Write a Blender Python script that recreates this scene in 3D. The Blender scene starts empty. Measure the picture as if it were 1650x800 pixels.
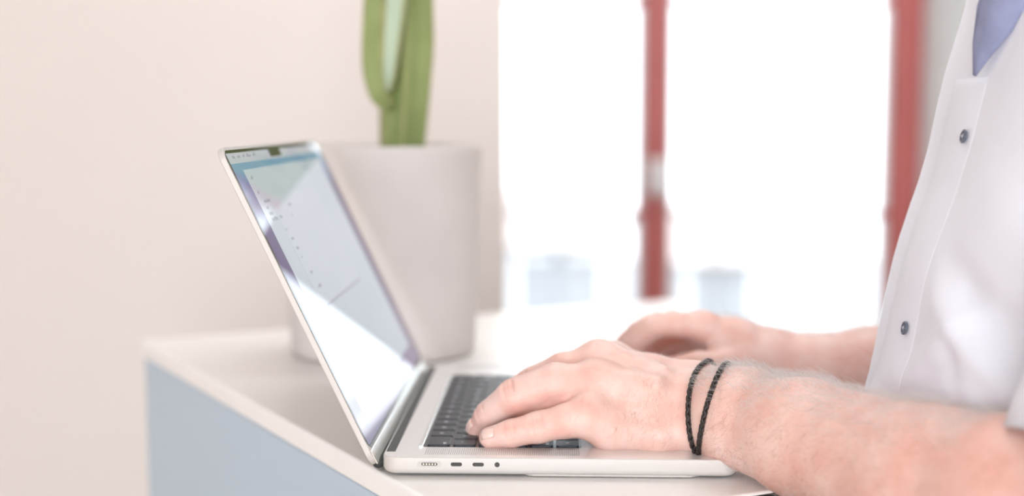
import bpy, bmesh, math, random
import numpy as np
from mathutils import Vector, Matrix

random.seed(7)
RNG = np.random.default_rng(7)
S = bpy.context.scene
COL = S.collection

# ------------------------------------------------------------------ camera
F_PX, CAM_Z, PITCH = 2124.9, 0.2348, 0.0977      # z = 0 is the top of the laptop's base
cam_data = bpy.data.cameras.new('camera')
cam = bpy.data.objects.new('camera', cam_data)
COL.objects.link(cam)
cam.location = (0, 0, CAM_Z)
cam.rotation_euler = (math.pi / 2 - PITCH, 0, 0)
cam_data.sensor_width = 36.0
cam_data.sensor_fit = 'HORIZONTAL'
cam_data.lens = F_PX / 1650 * 36
cam_data.clip_start = 0.05
cam_data.dof.use_dof = True
cam_data.dof.focus_distance = 0.915
cam_data.dof.aperture_fstop = 2.2
S.camera = cam

# ------------------------------------------------------------------ world, lights, exposure
world = bpy.data.worlds.new('sky')
S.world = world
world.use_nodes = True
bg = world.node_tree.nodes['Background']
bg.inputs[0].default_value = (0.90, 0.95, 1.0, 1)
bg.inputs[1].default_value = 3.8


def area_light(name, loc, target, sx, sy, power, color):
    d = bpy.data.lights.new(name, 'AREA')
    d.shape = 'RECTANGLE'
    d.size, d.size_y = sx, sy
    d.energy = power
    d.color = color
    o = bpy.data.objects.new(name, d)
    COL.objects.link(o)
    o.location = loc
    o.rotation_euler = (Vector(target) - Vector(loc)).to_track_quat('-Z', 'Y').to_euler()
    return o


# fill light added to boost the daylight from the opening behind the camera
area_light('daylight_rear', (-0.4, -4.05, 0.45), (-0.1, 1.0, 0.1), 2.8, 1.5, 126, (0.98, 0.985, 1.0))
# unseen overhead fill, added to brighten the worktop and forearm tops
area_light('ceiling_light', (0.3, 1.9, 1.69), (0.3, 1.9, 0), 1.2, 0.9, 17, (1.0, 0.98, 0.96))
S.view_settings.view_transform = 'Standard'
S.view_settings.look = 'None'
S.view_settings.gamma = 1.0
S.view_settings.use_curve_mapping = False
S.view_settings.exposure = 0.07
S.cycles.use_denoising = True
S.cycles.max_bounces = 10


# ------------------------------------------------------------------ helpers
def at(u, v, Y):
    """world point on the ray of pixel (u, v) at world depth Y"""
    c, s = math.cos(PITCH), math.sin(PITCH)
    a, b = (u - 825) / F_PX, (400 - v) / F_PX
    d = Vector((a, c + s * b, -s + c * b))
    return Vector((0, 0, CAM_Z)) + d * (Y / d.y)


def link(name, me, parent=None, mats=()):
    o = bpy.data.objects.new(name, me)
    COL.objects.link(o)
    for m in (mats if isinstance(mats, (list, tuple)) else [mats]):
        me.materials.append(m)
    if parent is not None:
        o.parent = parent
    return o


def bm_obj(name, bm, mat, parent=None, smooth=False):
    bmesh.ops.recalc_face_normals(bm, faces=bm.faces[:])
    me = bpy.data.meshes.new(name)
    bm.to_mesh(me)
    bm.free()
    if smooth:
        me.shade_smooth()
    return link(name, me, parent, mat)


def tag(o, label=None, cat=None, group=None, kind=None):
    if label: o['label'] = label
    if cat: o['category'] = cat
    if group: o['group'] = group
    if kind: o['kind'] = kind
    return o


def empty(name, loc=(0, 0, 0), rz=0.0):
    o = bpy.data.objects.new(name, None)
    COL.objects.link(o)
    o.empty_display_size = 0.05
    o.location = loc
    o.rotation_euler = (0, 0, rz)
    return o


def add_box(bm, lo, hi, bev=0.0, seg=2, mat=None):
    r = bmesh.ops.create_cube(bm, size=1.0)
    vs = r['verts']
    lo, hi = Vector(lo), Vector(hi)
    for v in vs:
        v.co = Vector((lo[i] + (v.co[i] + .5) * (hi[i] - lo[i]) for i in range(3)))
    if bev:
        es = list({e for v in vs for e in v.link_edges})
        g = bmesh.ops.bevel(bm, geom=es, offset=bev, segments=seg, affect='EDGES', profile=.5)
        vs = list({v for f in g['faces'] for v in f.verts} | {v for v in vs if v.is_valid})
    if mat is not None:
        done = set()
        todo = list(vs)
        while todo:
            v = todo.pop()
            if v in done or not v.is_valid: continue
            done.add(v)
            v.co = mat @ v.co
            todo += [e.other_vert(v) for e in v.link_edges]
    return vs


def box(name, lo, hi, mat, parent=None, bev=0.0, seg=2):
    bm = bmesh.new()
    add_box(bm, lo, hi, bev, seg)
    return bm_obj(name, bm, mat, parent, smooth=False)


def loft(bm, rings, cap0=True, cap1=True, closed=True):
    """rings: list of lists of points"""
    R = [[bm.verts.new(p) for p in r] for r in rings]
    n = len(R[0])
    for a, b in zip(R, R[1:]):
        for i in range(n if closed else n - 1):
            j = (i + 1) % n
            bm.faces.new((a[i], a[j], b[j], b[i]))
    if cap0: bm.faces.new(R[0][::-1])
    if cap1: bm.faces.new(R[-1])
    return R


def rrect(cx, cy, sx, sy, r, z, k=8):
    pts = []
    for (qx, qy, a0) in ((1, 1, 0), (-1, 1, 90), (-1, -1, 180), (1, -1, 270)):
        for i in range(k + 1):
            a = math.radians(a0 + 90 * i / k)
            pts.append((cx + qx * (sx / 2 - r) + r * math.cos(a), cy + qy * (sy / 2 - r) + r * math.sin(a), z))
    return pts


def slab(bm, cx, cy, sx, sy, r, z0, z1, rb, rt, k=8, n=4):
    """rounded-rectangle slab with rounded bottom (rb) and top (rt) edges"""
    rings = []
    for i in range(n + 1):
        a = math.pi / 2 * i / n
        ins = rb * (1 - math.sin(a))
        rings.append(rrect(cx, cy, sx - 2 * ins, sy - 2 * ins, max(r - ins, 1e-4), z0 + rb * (1 - math.cos(a)), k))
    for i in range(n + 1):
        a = math.pi / 2 * i / n
        ins = rt * (1 - math.cos(a))
        rings.append(rrect(cx, cy, sx - 2 * ins, sy - 2 * ins, max(r - ins, 1e-4), z1 - rt * (1 - math.sin(a)), k))
    loft(bm, rings)


def tube(bm, pts, rad, n=8, closed=False, caps=True):
    pts = [Vector(p) for p in pts]
    m = len(pts)
    rr = rad if isinstance(rad, (list, tuple)) else [rad] * m
    rings = []
    up = None
    for i, p in enumerate(pts):
        if closed:
            t = pts[(i + 1) % m] - pts[i - 1]
        else:
            t = pts[min(i + 1, m - 1)] - pts[max(i - 1, 0)]
        t.normalize()
        if up is None:
            up = t.orthogonal().normalized()
        up = (up - t * up.dot(t)).normalized()
        b = t.cross(up)
        rings.append([p + (up * math.cos(2 * math.pi * j / n) + b * math.sin(2 * math.pi * j / n)) * rr[i] for j in range(n)])
    if closed:
        rings.append(rings[0])
        loft(bm, rings, False, False)
    else:
        loft(bm, rings, caps, caps)


# ------------------------------------------------------------------ materials
def mat(name, color, rough=.5, metal=0.0, spec=.5, noise=0.0, nscale=20.0, bump=0.0, bscale=200.0, color2=None,
        sss=0.0, emit=None, estr=0.0, stretch=(1, 1, 1), sheen=0.0, trans=0.0):
    m = bpy.data.materials.new(name)
    m.use_nodes = True
    nt = m.node_tree
    b = nt.nodes['Principled BSDF']
    b.inputs['Base Color'].default_value = (*color, 1)
    b.inputs['Roughness'].default_value = rough
    b.inputs['Metallic'].default_value = metal
    b.inputs['Specular IOR Level'].default_value = spec
    if sss:
        b.inputs['Subsurface Weight'].default_value = sss
        b.inputs['Subsurface Radius'].default_value = (1.0, .35, .2)
        b.inputs['Subsurface Scale'].default_value = .006
    if sheen:
        b.inputs['Sheen Weight'].default_value = sheen
    if emit is not None:
        b.inputs['Emission Color'].default_value = (*emit, 1)
        b.inputs['Emission Strength'].default_value = estr
    if noise or bump:
        tc = nt.nodes.new('ShaderNodeTexCoord')
        mp = nt.nodes.new('ShaderNodeMapping')
        mp.inputs['Scale'].default_value = stretch
        nt.links.new(tc.outputs['Object'], mp.inputs[0])
    if noise:
        n = nt.nodes.new('ShaderNodeTexNoise')
        n.inputs['Scale'].default_value = nscale
        n.inputs['Detail'].default_value = 6
        nt.links.new(mp.outputs[0], n.inputs['Vector'])
        r = nt.nodes.new('ShaderNodeValToRGB')
        c2 = color2 or tuple(x * (1 - noise) for x in color)
        r.color_ramp.elements[0].position = .32
        r.color_ramp.elements[1].position = .68
        r.color_ramp.elements[0].color = (*c2, 1)
        r.color_ramp.elements[1].color = (*color, 1)
        nt.links.new(n.outputs['Fac'], r.inputs[0])
        nt.links.new(r.outputs[0], b.inputs['Base Color'])
    if bump:
        n2 = nt.nodes.new('ShaderNodeTexNoise')
        n2.inputs['Scale'].default_value = bscale
        n2.inputs['Detail'].default_value = 4
        nt.links.new(mp.outputs[0], n2.inputs['Vector'])
        bp = nt.nodes.new('ShaderNodeBump')
        bp.inputs['Strength'].default_value = bump
        bp.inputs['Distance'].default_value = .001
        nt.links.new(n2.outputs['Fac'], bp.inputs['Height'])
        nt.links.new(bp.outputs[0], b.inputs['Normal'])
    return m


M = {}
M['wall_warm'] = mat('wall_warm', (.79, .738, .716), .9, noise=.04, nscale=.8, spec=.2)
M['wall_white'] = mat('wall_white', (.93, .94, .93), .9, noise=.03, nscale=2, spec=.2)
M['ceiling'] = mat('ceiling_paint', (.88, .87, .85), .95, spec=.2, noise=.02)
M['floor'] = mat('floor_boards', (.58, .45, .33), .5, noise=.25, nscale=3, stretch=(1, 8, 1))
M['red'] = mat('red_window_paint', (.58, .155, .15), .45, noise=.1, nscale=8)
M['white_paint'] = mat('white_paint', (.92, .91, .93), .4, noise=.02)
M['worktop'] = mat('worktop_laminate', (.88, .868, .86), .32, noise=.03, nscale=2.5, spec=.5)
M['worktop_edge'] = mat('worktop_edge', (.93, .93, .94), .3, noise=.02)
M['blue_panel'] = mat('blue_panel', (.50, .62, .75), .4, noise=.04, nscale=2)
M['black_panel'] = mat('black_panel', (.012, .012, .012), .35, noise=.2, nscale=30)
M['pot'] = mat('pot_concrete', (.74, .70, .69), .75, noise=.14, nscale=7, bump=.15, bscale=90)
M['soil'] = mat('soil', (.09, .06, .04), .95, noise=.5, nscale=60, bump=.8, bscale=90)
M['cactus'] = mat('cactus_skin', (.29, .36, .14), .6, noise=.25, nscale=18, color2=(.22, .29, .10))
M['cactus_pale'] = mat('cactus_pale', (.45, .57, .42), .5, noise=.15, nscale=15)  # sky light on the cactus put into a pale colour
M['rib'] = mat('cactus_rib', (.42, .42, .17), .6, noise=.3, nscale=40)
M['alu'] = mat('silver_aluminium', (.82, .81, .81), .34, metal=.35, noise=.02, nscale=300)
M['alu_side'] = mat('aluminium_side', (.62, .60, .585), .5, metal=.1, noise=.02, nscale=300)  # same aluminium, with side shade put into a darker colour
M['hinge'] = mat('hinge_cover', (.85, .87, .86), .22, metal=.7, noise=.03, nscale=60)
M['vent'] = mat('hinge_vent', (.05, .06, .06), .5, noise=.3, nscale=80)
M['key_well'] = mat('key_well', (.03, .03, .035), .25, noise=.2, nscale=90)
M['key'] = mat('key_plastic', (.026, .031, .042), .36, spec=.35, noise=.15, nscale=120)
M['legend'] = mat('key_legend', (.85, .87, .9), .4, emit=(.85, .9, 1), estr=.25, noise=.02)
M['port'] = mat('port_dark', (.02, .018, .018), .4, noise=.2, nscale=100)
M['port_rim'] = mat('port_rim', (.55, .53, .52), .5, noise=.03)
M['port_pin'] = mat('port_pin', (.75, .68, .55), .35, metal=.8, noise=.1)
M['grille'] = mat('grille_hole', (.16, .15, .15), .6, noise=.2, nscale=100)
M['rubber'] = mat('rubber_foot', (.03, .03, .03), .8, noise=.1)
M['bezel'] = mat('screen_bezel', (.012, .010, .012), .06, noise=.1)
M['notch'] = mat('camera_notch', (.010, .011, .006), .15, noise=.2)
M['cord'] = mat('bracelet_cord', (.020, .016, .015), .45, noise=.4, nscale=900, spec=.6)
M['shirt'] = mat('shirt_cotton', (.82, .84, .94), .85, noise=.03, nscale=30, bump=.15, bscale=1500, sheen=.2)
M['lining'] = mat('collar_lining', (.30, .33, .52), .85, noise=.2, nscale=60)
M['button'] = mat('shirt_button', (.12, .14, .19), .35, noise=.2, nscale=300)
M['thread'] = mat('button_thread', (.55, .57, .66), .8, noise=.1)
M['trousers'] = mat('trousers_cotton', (.05, .06, .09), .9, noise=.2, nscale=60)
M['nail'] = mat('fingernail', (.84, .59, .53), .28, noise=.06, nscale=200, sss=.1)
def hair_material(name, col):
    m = mat(name, col, .4, noise=.1)
    nt = m.node_tree
    b = nt.nodes['Principled BSDF']
    out = [n for n in nt.nodes if n.type == 'OUTPUT_MATERIAL'][0]
    tl = nt.nodes.new('ShaderNodeBsdfTranslucent')
    tl.inputs[0].default_value = (*col, 1)
    mx = nt.nodes.new('ShaderNodeMixShader')
    mx.inputs[0].default_value = .5
    nt.links.new(b.outputs[0], mx.inputs[1])
    nt.links.new(tl.outputs[0], mx.inputs[2])
    nt.links.new(mx.outputs[0], out.inputs[0])
    return m


M['hair'] = hair_material('arm_hair', (.98, .965, .96))  # light brown hair whitened to paint in the window's backlight
M['hair_dark'] = mat('hand_hair', (.46, .30, .21), .5, noise=.15)
M['facade'] = mat('facade_render', (.45, .45, .46), .9, noise=.05, nscale=.6)
M['facade_dark'] = mat('facade_window', (.36, .36, .375), .7, noise=.1)
M['roof'] = mat('roof_tiles', (.55, .46, .44), .8, noise=.15, nscale=2)
M['ground'] = mat('street_asphalt', (.45, .45, .46), .9, noise=.1, nscale=1)

# skin: two-tone blotches, redder creases and painted gap shade from the redness attribute, fine pores
def skin_material():
    m = mat('skin', (.84, .615, .56), .42, noise=.12, nscale=45, color2=(.79, .475, .41), sss=.12, spec=.4)
    nt = m.node_tree
    b = nt.nodes['Principled BSDF']
    ramp = [n for n in nt.nodes if n.type == 'VALTORGB'][0]
    at_ = nt.nodes.new('ShaderNodeAttribute')
    at_.attribute_name = 'redness'
    mx = nt.nodes.new('ShaderNodeMix')
    mx.data_type = 'RGBA'
    mx.inputs['B'].default_value = (.68, .26, .19, 1)
    nt.links.new(at_.outputs['Fac'], mx.inputs['Factor'])
    nt.links.new(ramp.outputs[0], mx.inputs['A'])
    nt.links.new(mx.outputs['Result'], b.inputs['Base Color'])
    tc = [n for n in nt.nodes if n.type == 'MAPPING'][0]
    v = nt.nodes.new('ShaderNodeTexVoronoi')
    v.inputs['Scale'].default_value = 900
    n2 = nt.nodes.new('ShaderNodeTexNoise')
    n2.inputs['Scale'].default_value = 130
    n2.inputs['Detail'].default_value = 6
    nt.links.new(tc.outputs[0], v.inputs['Vector'])
    nt.links.new(tc.outputs[0], n2.inputs['Vector'])
    ad = nt.nodes.new('ShaderNodeMath')
    ad.operation = 'MULTIPLY_ADD'
    ad.inputs[1].default_value = .25
    nt.links.new(v.outputs['Distance'], ad.inputs[0])
    nt.links.new(n2.outputs['Fac'], ad.inputs[2])
    bp = nt.nodes.new('ShaderNodeBump')
    bp.inputs['Strength'].default_value = .6
    bp.inputs['Distance'].default_value = .0011
    nt.links.new(ad.outputs[0], bp.inputs['Height'])
    nt.links.new(bp.outputs[0], b.inputs['Normal'])
    return m


M['skin'] = skin_material()


def glass_material():
    m = bpy.data.materials.new('window_glass')
    m.use_nodes = True
    nt = m.node_tree
    nt.nodes.clear()
    out = nt.nodes.new('ShaderNodeOutputMaterial')
    mix = nt.nodes.new('ShaderNodeMixShader')
    tr = nt.nodes.new('ShaderNodeBsdfTransparent')
    tr.inputs[0].default_value = (.96, .98, .98, 1)
    gl = nt.nodes.new('ShaderNodeBsdfGlossy')
    gl.inputs['Roughness'].default_value = .02
    fr = nt.nodes.new('ShaderNodeFresnel')
    fr.inputs[0].default_value = 1.45
    nt.links.new(fr.outputs[0], mix.inputs[0])
    nt.links.new(tr.outputs[0], mix.inputs[1])
    nt.links.new(gl.outputs[0], mix.inputs[2])
    nt.links.new(mix.outputs[0], out.inputs[0])
    return m


M['glass'] = glass_material()

# ------------------------------------------------------------------ the setting
FLOOR, CEIL = -1.08, 1.72
WIN_Y, WALL_Y = 3.6, 3.19
tag(box('floor', (-3.2, -4.2, FLOOR - .1), (3.2, 3.75, FLOOR), M['floor']), kind='structure')
tag(box('ceiling', (-3.2, -4.2, CEIL), (3.2, 3.75, CEIL + .1), M['ceiling']), kind='structure')
# the plaster pier at left, in front of the window wall
tag(box('wall_left', (-3.2, 2.3, FLOOR), (-0.011, 2.6, CEIL), M['wall_warm'], bev=.004), kind='structure')
tag(box('wall_side_left', (-3.35, -4.2, FLOOR), (-3.2, 3.75, CEIL), M['wall_warm']), kind='structure')
tag(box('wall_right', (3.2, -4.2, FLOOR), (3.35, 3.75, CEIL), M['wall_warm']), kind='structure')
OP_L, OP_R, OP_B, OP_T = -.36, 1.10, -.80, 1.45      # window opening in the thick wall
wb = empty('wall_back', (0, WALL_Y, FLOOR))
tag(wb, kind='structure')


def wb_piece(name, lo, hi, m):
    bm = bmesh.new()
    add_box(bm, Vector(lo) - wb.location, Vector(hi) - wb.location)
    return bm_obj(name, bm, m, wb)


wb_piece('wall_panel', (-3.2, WALL_Y, FLOOR), (OP_L, 3.75, CEIL), M['wall_warm'])
wb_piece('wall_panel', (OP_R + .02, WALL_Y, FLOOR), (3.2, 3.75, CEIL), M['wall_warm'])
wb_piece('reveal', (OP_R, WALL_Y + .002, OP_B), (OP_R + .02, 3.75, OP_T), M['wall_white'])
wb_piece('wall_panel', (OP_L, WALL_Y, FLOOR), (OP_R + .02, 3.75, OP_B), M['wall_warm'])
wb_piece('wall_panel', (OP_L, WALL_Y, OP_T), (OP_R + .02, 3.75, CEIL), M['wall_warm'])
# wall behind the camera, with one wide opening that lets daylight in
wf = empty('wall_front', (0, -4.2, FLOOR))
tag(wf, kind='structure')
for lo, hi in (((-3.2, 0, 0), (-1.8, .12, 2.8)), ((1.0, 0, 0), (3.2, .12, 2.8)),
               ((-1.8, 0, 0), (1.0, .12, .75)), ((-1.8, 0, 2.35), (1.0, .12, 2.8))):
    bm = bmesh.new()
    add_box(bm, lo, hi)
    bm_obj('wall_panel', bm, M['wall_warm'], wf)

# red window
w1 = empty('window_1', (OP_L, WIN_Y, OP_B))
tag(w1, kind='structure')


def wbox(name, lo, hi, m, bev=.003, parent=None):
    bm = bmesh.new()
    add_box(bm, Vector(lo) - w1.location, Vector(hi) - w1.location, bev)
    return bm_obj(name, bm, m, parent or w1)


X_C = at(1056, 200, WIN_Y).x
X_R = at(1453, 200, WIN_Y).x
X_L = 2 * X_C - X_R
ZM = at(1250, 345, WIN_Y).z
wbox('frame_post', (X_C - .035, WIN_Y - .03, OP_B + .05), (X_C + .035, WIN_Y + .03, OP_T - .05), M['red'], .008)
wbox('frame_post', (X_R - .037, WIN_Y - .035, OP_B), (OP_R, WIN_Y + .035, OP_T), M['red'], .008)
wbox('frame_post', (OP_L, WIN_Y - .035, OP_B), (X_L + .030, WIN_Y + .035, OP_T), M['red'], .008)
wbox('frame_rail', (OP_L, WIN_Y - .035, OP_T - .06), (OP_R, WIN_Y + .035, OP_T), M['red'], .006)
wbox('frame_rail', (OP_L, WIN_Y - .035, OP_B), (OP_R, WIN_Y + .035, OP_B + .06), M['red'], .006)
for xa, xb in ((X_L + .030, X_C - .035), (X_C + .035, X_R - .037)):
    wbox('glazing_bead', (xb - .016, WIN_Y - .012, OP_B + .06), (xb, WIN_Y + .03, OP_T - .06), M['white_paint'], .002)  # pale strips paint in post edges washed out by outside light
    wbox('glazing_bead', (xa, WIN_Y - .012, OP_B + .06), (xa + .010, WIN_Y + .03, OP_T - .06), M['white_paint'], .002)
    for zz in (ZM - .571, ZM, ZM + .571, ZM + 1.142):
        wbox('muntin', (xa + .010, WIN_Y - .012, zz - .008), (xb - .016, WIN_Y + .012, zz + .008), M['white_paint'], .002)
        wbox('muntin_joint', (xb - .026, WIN_Y - .016, zz - .012), (xb + .002, WIN_Y - .008, zz + .012), M['red'], .002)
    wbox('pane', (xa, WIN_Y - .002, OP_B + .05), (xb, WIN_Y + .002, OP_T - .05), M['glass'], 0)
zh = at(1063, 285, WIN_Y).z
hd = wbox('window_handle', (X_C - .022, WIN_Y - .048, zh - .045), (X_C + .030, WIN_Y - .034, zh + .050), M['white_paint'], .005)
bm = bmesh.new()
tube(bm, [Vector((X_C + .004, WIN_Y - .04, zh)) - w1.location, Vector((X_C + .004, WIN_Y - .075, zh)) - w1.location,
          Vector((X_C + .006, WIN_Y - .083, zh - .02)) - w1.location, Vector((X_C + .008, WIN_Y - .083, zh - .055)) - w1.location],
     [.008, .008, .010, .009], 10)
bm_obj('lever', bm, M['white_paint'], hd, True)

# outdoors: street and the pale houses across it
tag(box('ground', (-40, 3.9, -4.2), (40, 40, -4.0), M['ground']), kind='structure')


def house(x0, x1, y, z1, rows, label):
    r = empty('building', ((x0 + x1) / 2, y, -4.0))
    tag(r, label, 'building')
    hw = (x1 - x0) / 2
    bm = bmesh.new(); add_box(bm, (-hw, 0, 0), (hw, 6, z1 + 4)); bm_obj('facade', bm, M['facade'], r)
    bm = bmesh.new()
    loft(bm, [[(-hw - .1, -.3, z1 + 4), (hw + .1, -.3, z1 + 4), (hw + .1, 6.4, z1 + 4), (-hw - .1, 6.4, z1 + 4)],
              [(-hw - .1, 2.9, z1 + 4.5), (hw + .1, 2.9, z1 + 4.5), (hw + .1, 3.1, z1 + 4.5), (-hw - .1, 3.1, z1 + 4.5)]])
    bm_obj('roof', bm, M['roof'], r)
    for (wx, wz, ww, wh) in rows:
        bm = bmesh.new()
        add_box(bm, (wx - (x0 + x1) / 2 - ww / 2 - .08, -.06, wz + 4 - wh / 2 - .08), (wx - (x0 + x1) / 2 + ww / 2 + .08, .02, wz + 4 + wh / 2 + .08), .02)
        f = bm_obj('house_window', bm, M['white_paint'], r)
        bm = bmesh.new()
        add_box(bm, (wx - (x0 + x1) / 2 - ww / 2, -.08, wz + 4 - wh / 2), (wx - (x0 + x1) / 2 + ww / 2, -.05, wz + 4 + wh / 2))
        bm_obj('house_pane', bm, M['facade_dark'], f)


def far(u, v, Y):
    p = at(u, v, Y)
    return p.x, p.z


Yh = 16.0
wl = [(*far(868, 470, Yh), .50, .80), (*far(935, 470, Yh), .50, .80), (*far(868, 580, Yh), .5, .8), (*far(935, 580, Yh), .5, .8)]
wr = [(*far(1130, 470, Yh), .30, .80), (*far(1180, 470, Yh), .42, .80), (*far(1130, 580, Yh), .30, .8), (*far(1180, 580, Yh), .42, .8)]
house(-4.0, 1.10, Yh, far(900, 395, Yh)[1], wl, 'pale house across the street behind the left window sash')
house(2.0, 3.02, Yh, far(900, 420, Yh)[1], wr, 'pale narrow house seen low through the right window sash')

# ------------------------------------------------------------------ desk
DT = -.0142                                        # desk top
Lf, C0, P1, P2 = Vector((-.421, 1.475, 0)), Vector((-.0142, .7748, 0)), Vector((.205, .8815, 0)), Vector((.225, 1.80, 0))
ADIR = (Lf - C0).normalized()
P3 = Vector((.225, 1.475 + (.225 + .421) * .5254, 0))
desk = empty('desk', (C0.x, C0.y, FLOOR))
tag(desk, 'tall pale worktop desk with light blue side panel under the laptop', 'desk')


def poly_prism(pts, z0, z1, org, bev=0.0, seg=4):
    bm = bmesh.new()
    a = [bm.verts.new(Vector((p.x, p.y, z0)) - org) for p in pts]
    b = [bm.verts.new(Vector((p.x, p.y, z1)) - org) for p in pts]
    n = len(pts)
    bm.faces.new(a[::-1]); bm.faces.new(b)
    for i in range(n):
        bm.faces.new((a[i], a[(i + 1) % n], b[(i + 1) % n], b[i]))
    if bev:
        bmesh.ops.bevel(bm, geom=bm.edges[:], offset=bev, segments=seg, affect='EDGES', profile=.5)
    return bm


def inset_poly(pts, d):
    out = []
    n = len(pts)
    for i in range(n):
        p0, p1, p2 = pts[i - 1], pts[i], pts[(i + 1) % n]
        e1, e2 = (p1 - p0).normalized(), (p2 - p1).normalized()
        n1, n2 = Vector((-e1.y, e1.x, 0)), Vector((-e2.y, e2.x, 0))
        k = (n1 + n2) / (1 + n1.dot(n2))
        out.append(p1 + k * d)
    return out


PL = [Lf, C0, P1, P3]
TH = .0185
wt = bm_obj('worktop', poly_prism(PL, DT - TH, DT, desk.location, .003), M['worktop'], desk)
wt.data.materials.append(M['worktop_edge'])
wt.data.materials.append(M['black_panel'])
for p in wt.data.polygons:
    if abs(p.normal.z) < .95:
        p.material_index = 2 if p.normal.x > .2 and p.normal.y < -.5 and p.normal.z < .5 else 1
PI_ = inset_poly(PL, .004)
Z0, Z1 = FLOOR + .0, DT - TH - .0015


def panel(name, a, b, t, z0, z1, m, inward):
    bm = bmesh.new()
    pts = [a, b, b + inward * t, a + inward * t]
    me = poly_prism([Vector((p.x, p.y, 0)) for p in pts], z0, z1, desk.location, .001, 1)
    return bm_obj(name, me, m, desk)


e = (PI_[1] - PI_[0]).normalized(); nL = Vector((-e.y, e.x, 0))
panel('side_panel', PI_[0], PI_[1], .018, Z0, Z1, M['blue_panel'], nL)
e = (PI_[2] - PI_[1]).normalized(); nF = Vector((-e.y, e.x, 0))
panel('front_panel', PI_[1] + e * .02, PI_[2], .018, Z0, Z1, M['black_panel'], nF)
panel('front_trim', PI_[1] + e * .02 - nF * .004, PI_[2] - nF * .004, .0035, Z1 - .012, Z1 - .008, M['alu'], nF)
e = (PI_[3] - PI_[2]).normalized(); nR = Vector((-e.y, e.x, 0))
panel('back_panel', PI_[2] + e * .02, PI_[3], .018, Z0, Z1, M['blue_panel'], nR)
e = (PI_[0] - PI_[3]).normalized(); nB = Vector((-e.y, e.x, 0))
panel('rear_panel', PI_[3] + e * .02, PI_[0] - e * .02, .018, Z0, Z1, M['blue_panel'], nB)

# ------------------------------------------------------------------ potted cactus
PC = at(617, 400, 1.405)
pot_c = Vector((PC.x, 1.405, DT))
plant = empty('potted_cactus', pot_c)
tag(plant, 'green column cactus in a pale grey concrete pot behind the laptop', 'plant')
PH = .2216
bm = bmesh.new()
prof = [(.090, 0.0), (.0965, .002), (.0985, .008), (.1030, .12), (.1065, PH - .004), (.1055, PH), (.1000, PH), (.0985, PH - .004), (.096, PH - .03), (.093, PH - .05)]
loft(bm, [[(r * math.cos(2 * math.pi * i / 96), r * math.sin(2 * math.pi * i / 96), z) for i in range(96)] for r, z in prof], True, False)
bm_obj('pot', bm, M['pot'], plant, True)
bm = bmesh.new()
loft(bm, [[(r * math.cos(2 * math.pi * i / 48), r * math.sin(2 * math.pi * i / 48), z + .002 * math.sin(i * 2.3)) for i in range(48)]
          for r, z in ((.0958, PH - .034), (.07, PH - .032), (.03, PH - .031), (.004, PH - .031))], False, True)
bm_obj('soil', bm, M['soil'], plant, True)


def cactus_arm(name, pts, rads, ribs, m, phase=0.0, depth=.22, nseg=60):
    """ribbed column along pixel-derived world points"""
    pts = [p - pot_c for p in pts]
    # resample
    P, R = [], []
    for a, b, ra, rb in zip(pts, pts[1:], rads, rads[1:]):
        for i in range(8):
            t = i / 8
            P.append(a.lerp(b, t)); R.append(ra + (rb - ra) * t)
    P.append(pts[-1]); R.append(rads[-1])
    for _ in range(4):
        P = [P[0]] + [(P[i - 1] + P[i] * 2 + P[i + 1]) / 4 for i in range(1, len(P) - 1)] + [P[-1]]
        R = [R[0]] + [(R[i - 1] + R[i] * 2 + R[i + 1]) / 4 for i in range(1, len(R) - 1)] + [R[-1]]
    rings, ribpts = [], [[] for _ in range(ribs)]
    for i, p in enumerate(P):
        t = (P[min(i + 1, len(P) - 1)] - P[max(i - 1, 0)]).normalized()
        ux = Vector((1, 0, 0)); ux = (ux - t * ux.dot(t)).normalized(); uy = t.cross(ux)
        ring = []
        for k in range(nseg):
            a = 2 * math.pi * k / nseg
            c = .5 + .5 * math.cos(ribs * (a - phase))
            rr = R[i] * (1 - depth + depth * c ** 1.5) * (1 + .02 * math.sin(i * 1.7 + k))
            ring.append(p + ux * rr * math.cos(a) + uy * rr * math.sin(a))
        for q in range(ribs):
            a = phase + 2 * math.pi * q / ribs
            ribpts[q].append(p + (ux * math.cos(a) + uy * math.sin(a)) * R[i] * 1.0)
        rings.append(ring)
    bm = bmesh.new()
    loft(bm, rings)
    o = bm_obj(name, bm, m, plant, True)
    for q in range(ribs):
        bm = bmesh.new()
        tube(bm, ribpts[q][::2], .0016, 6)
        bm_obj('rib_edge', bm, M['rib'], o, True)
    return o


YC = 1.40
cz = lambda u, v, y=YC: at(u, v, y)
cactus_arm('stem', [cz(652, 262), cz(652, 237), cz(655, 185), cz(657, 130), cz(659, 70), cz(659, 10), cz(658, -60), cz(657, -130), cz(656, -190), cz(656, -206)],
           [.0215, .0215, .0235, .0255, .0275, .0262, .0255, .026, .017, .002], 5, M['cactus'], -.35)
cactus_arm('arm', [cz(632, 172, 1.385), cz(613, 150, 1.38), cz(605, 112, 1.38), cz(605, 60, 1.38), cz(608, 0, 1.38), cz(611, -70, 1.38), cz(612, -118, 1.38), cz(612, -130, 1.38)],
           [.008, .0125, .0135, .0135, .0135, .013, .008, .001], 4, M['cactus'], .5)
cactus_arm('arm', [cz(625, 146, 1.372), cz(627, 120, 1.368), cz(631, 70, 1.365), cz(637, 10, 1.362), cz(642, -50, 1.36), cz(644, -95, 1.36), cz(645, -106, 1.36)],
           [.004, .009, .0115, .0135, .014, .009, .001], 4, M['cactus_pale'], .78, .15)['label'] = 'pale blue-green young arm'

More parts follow.
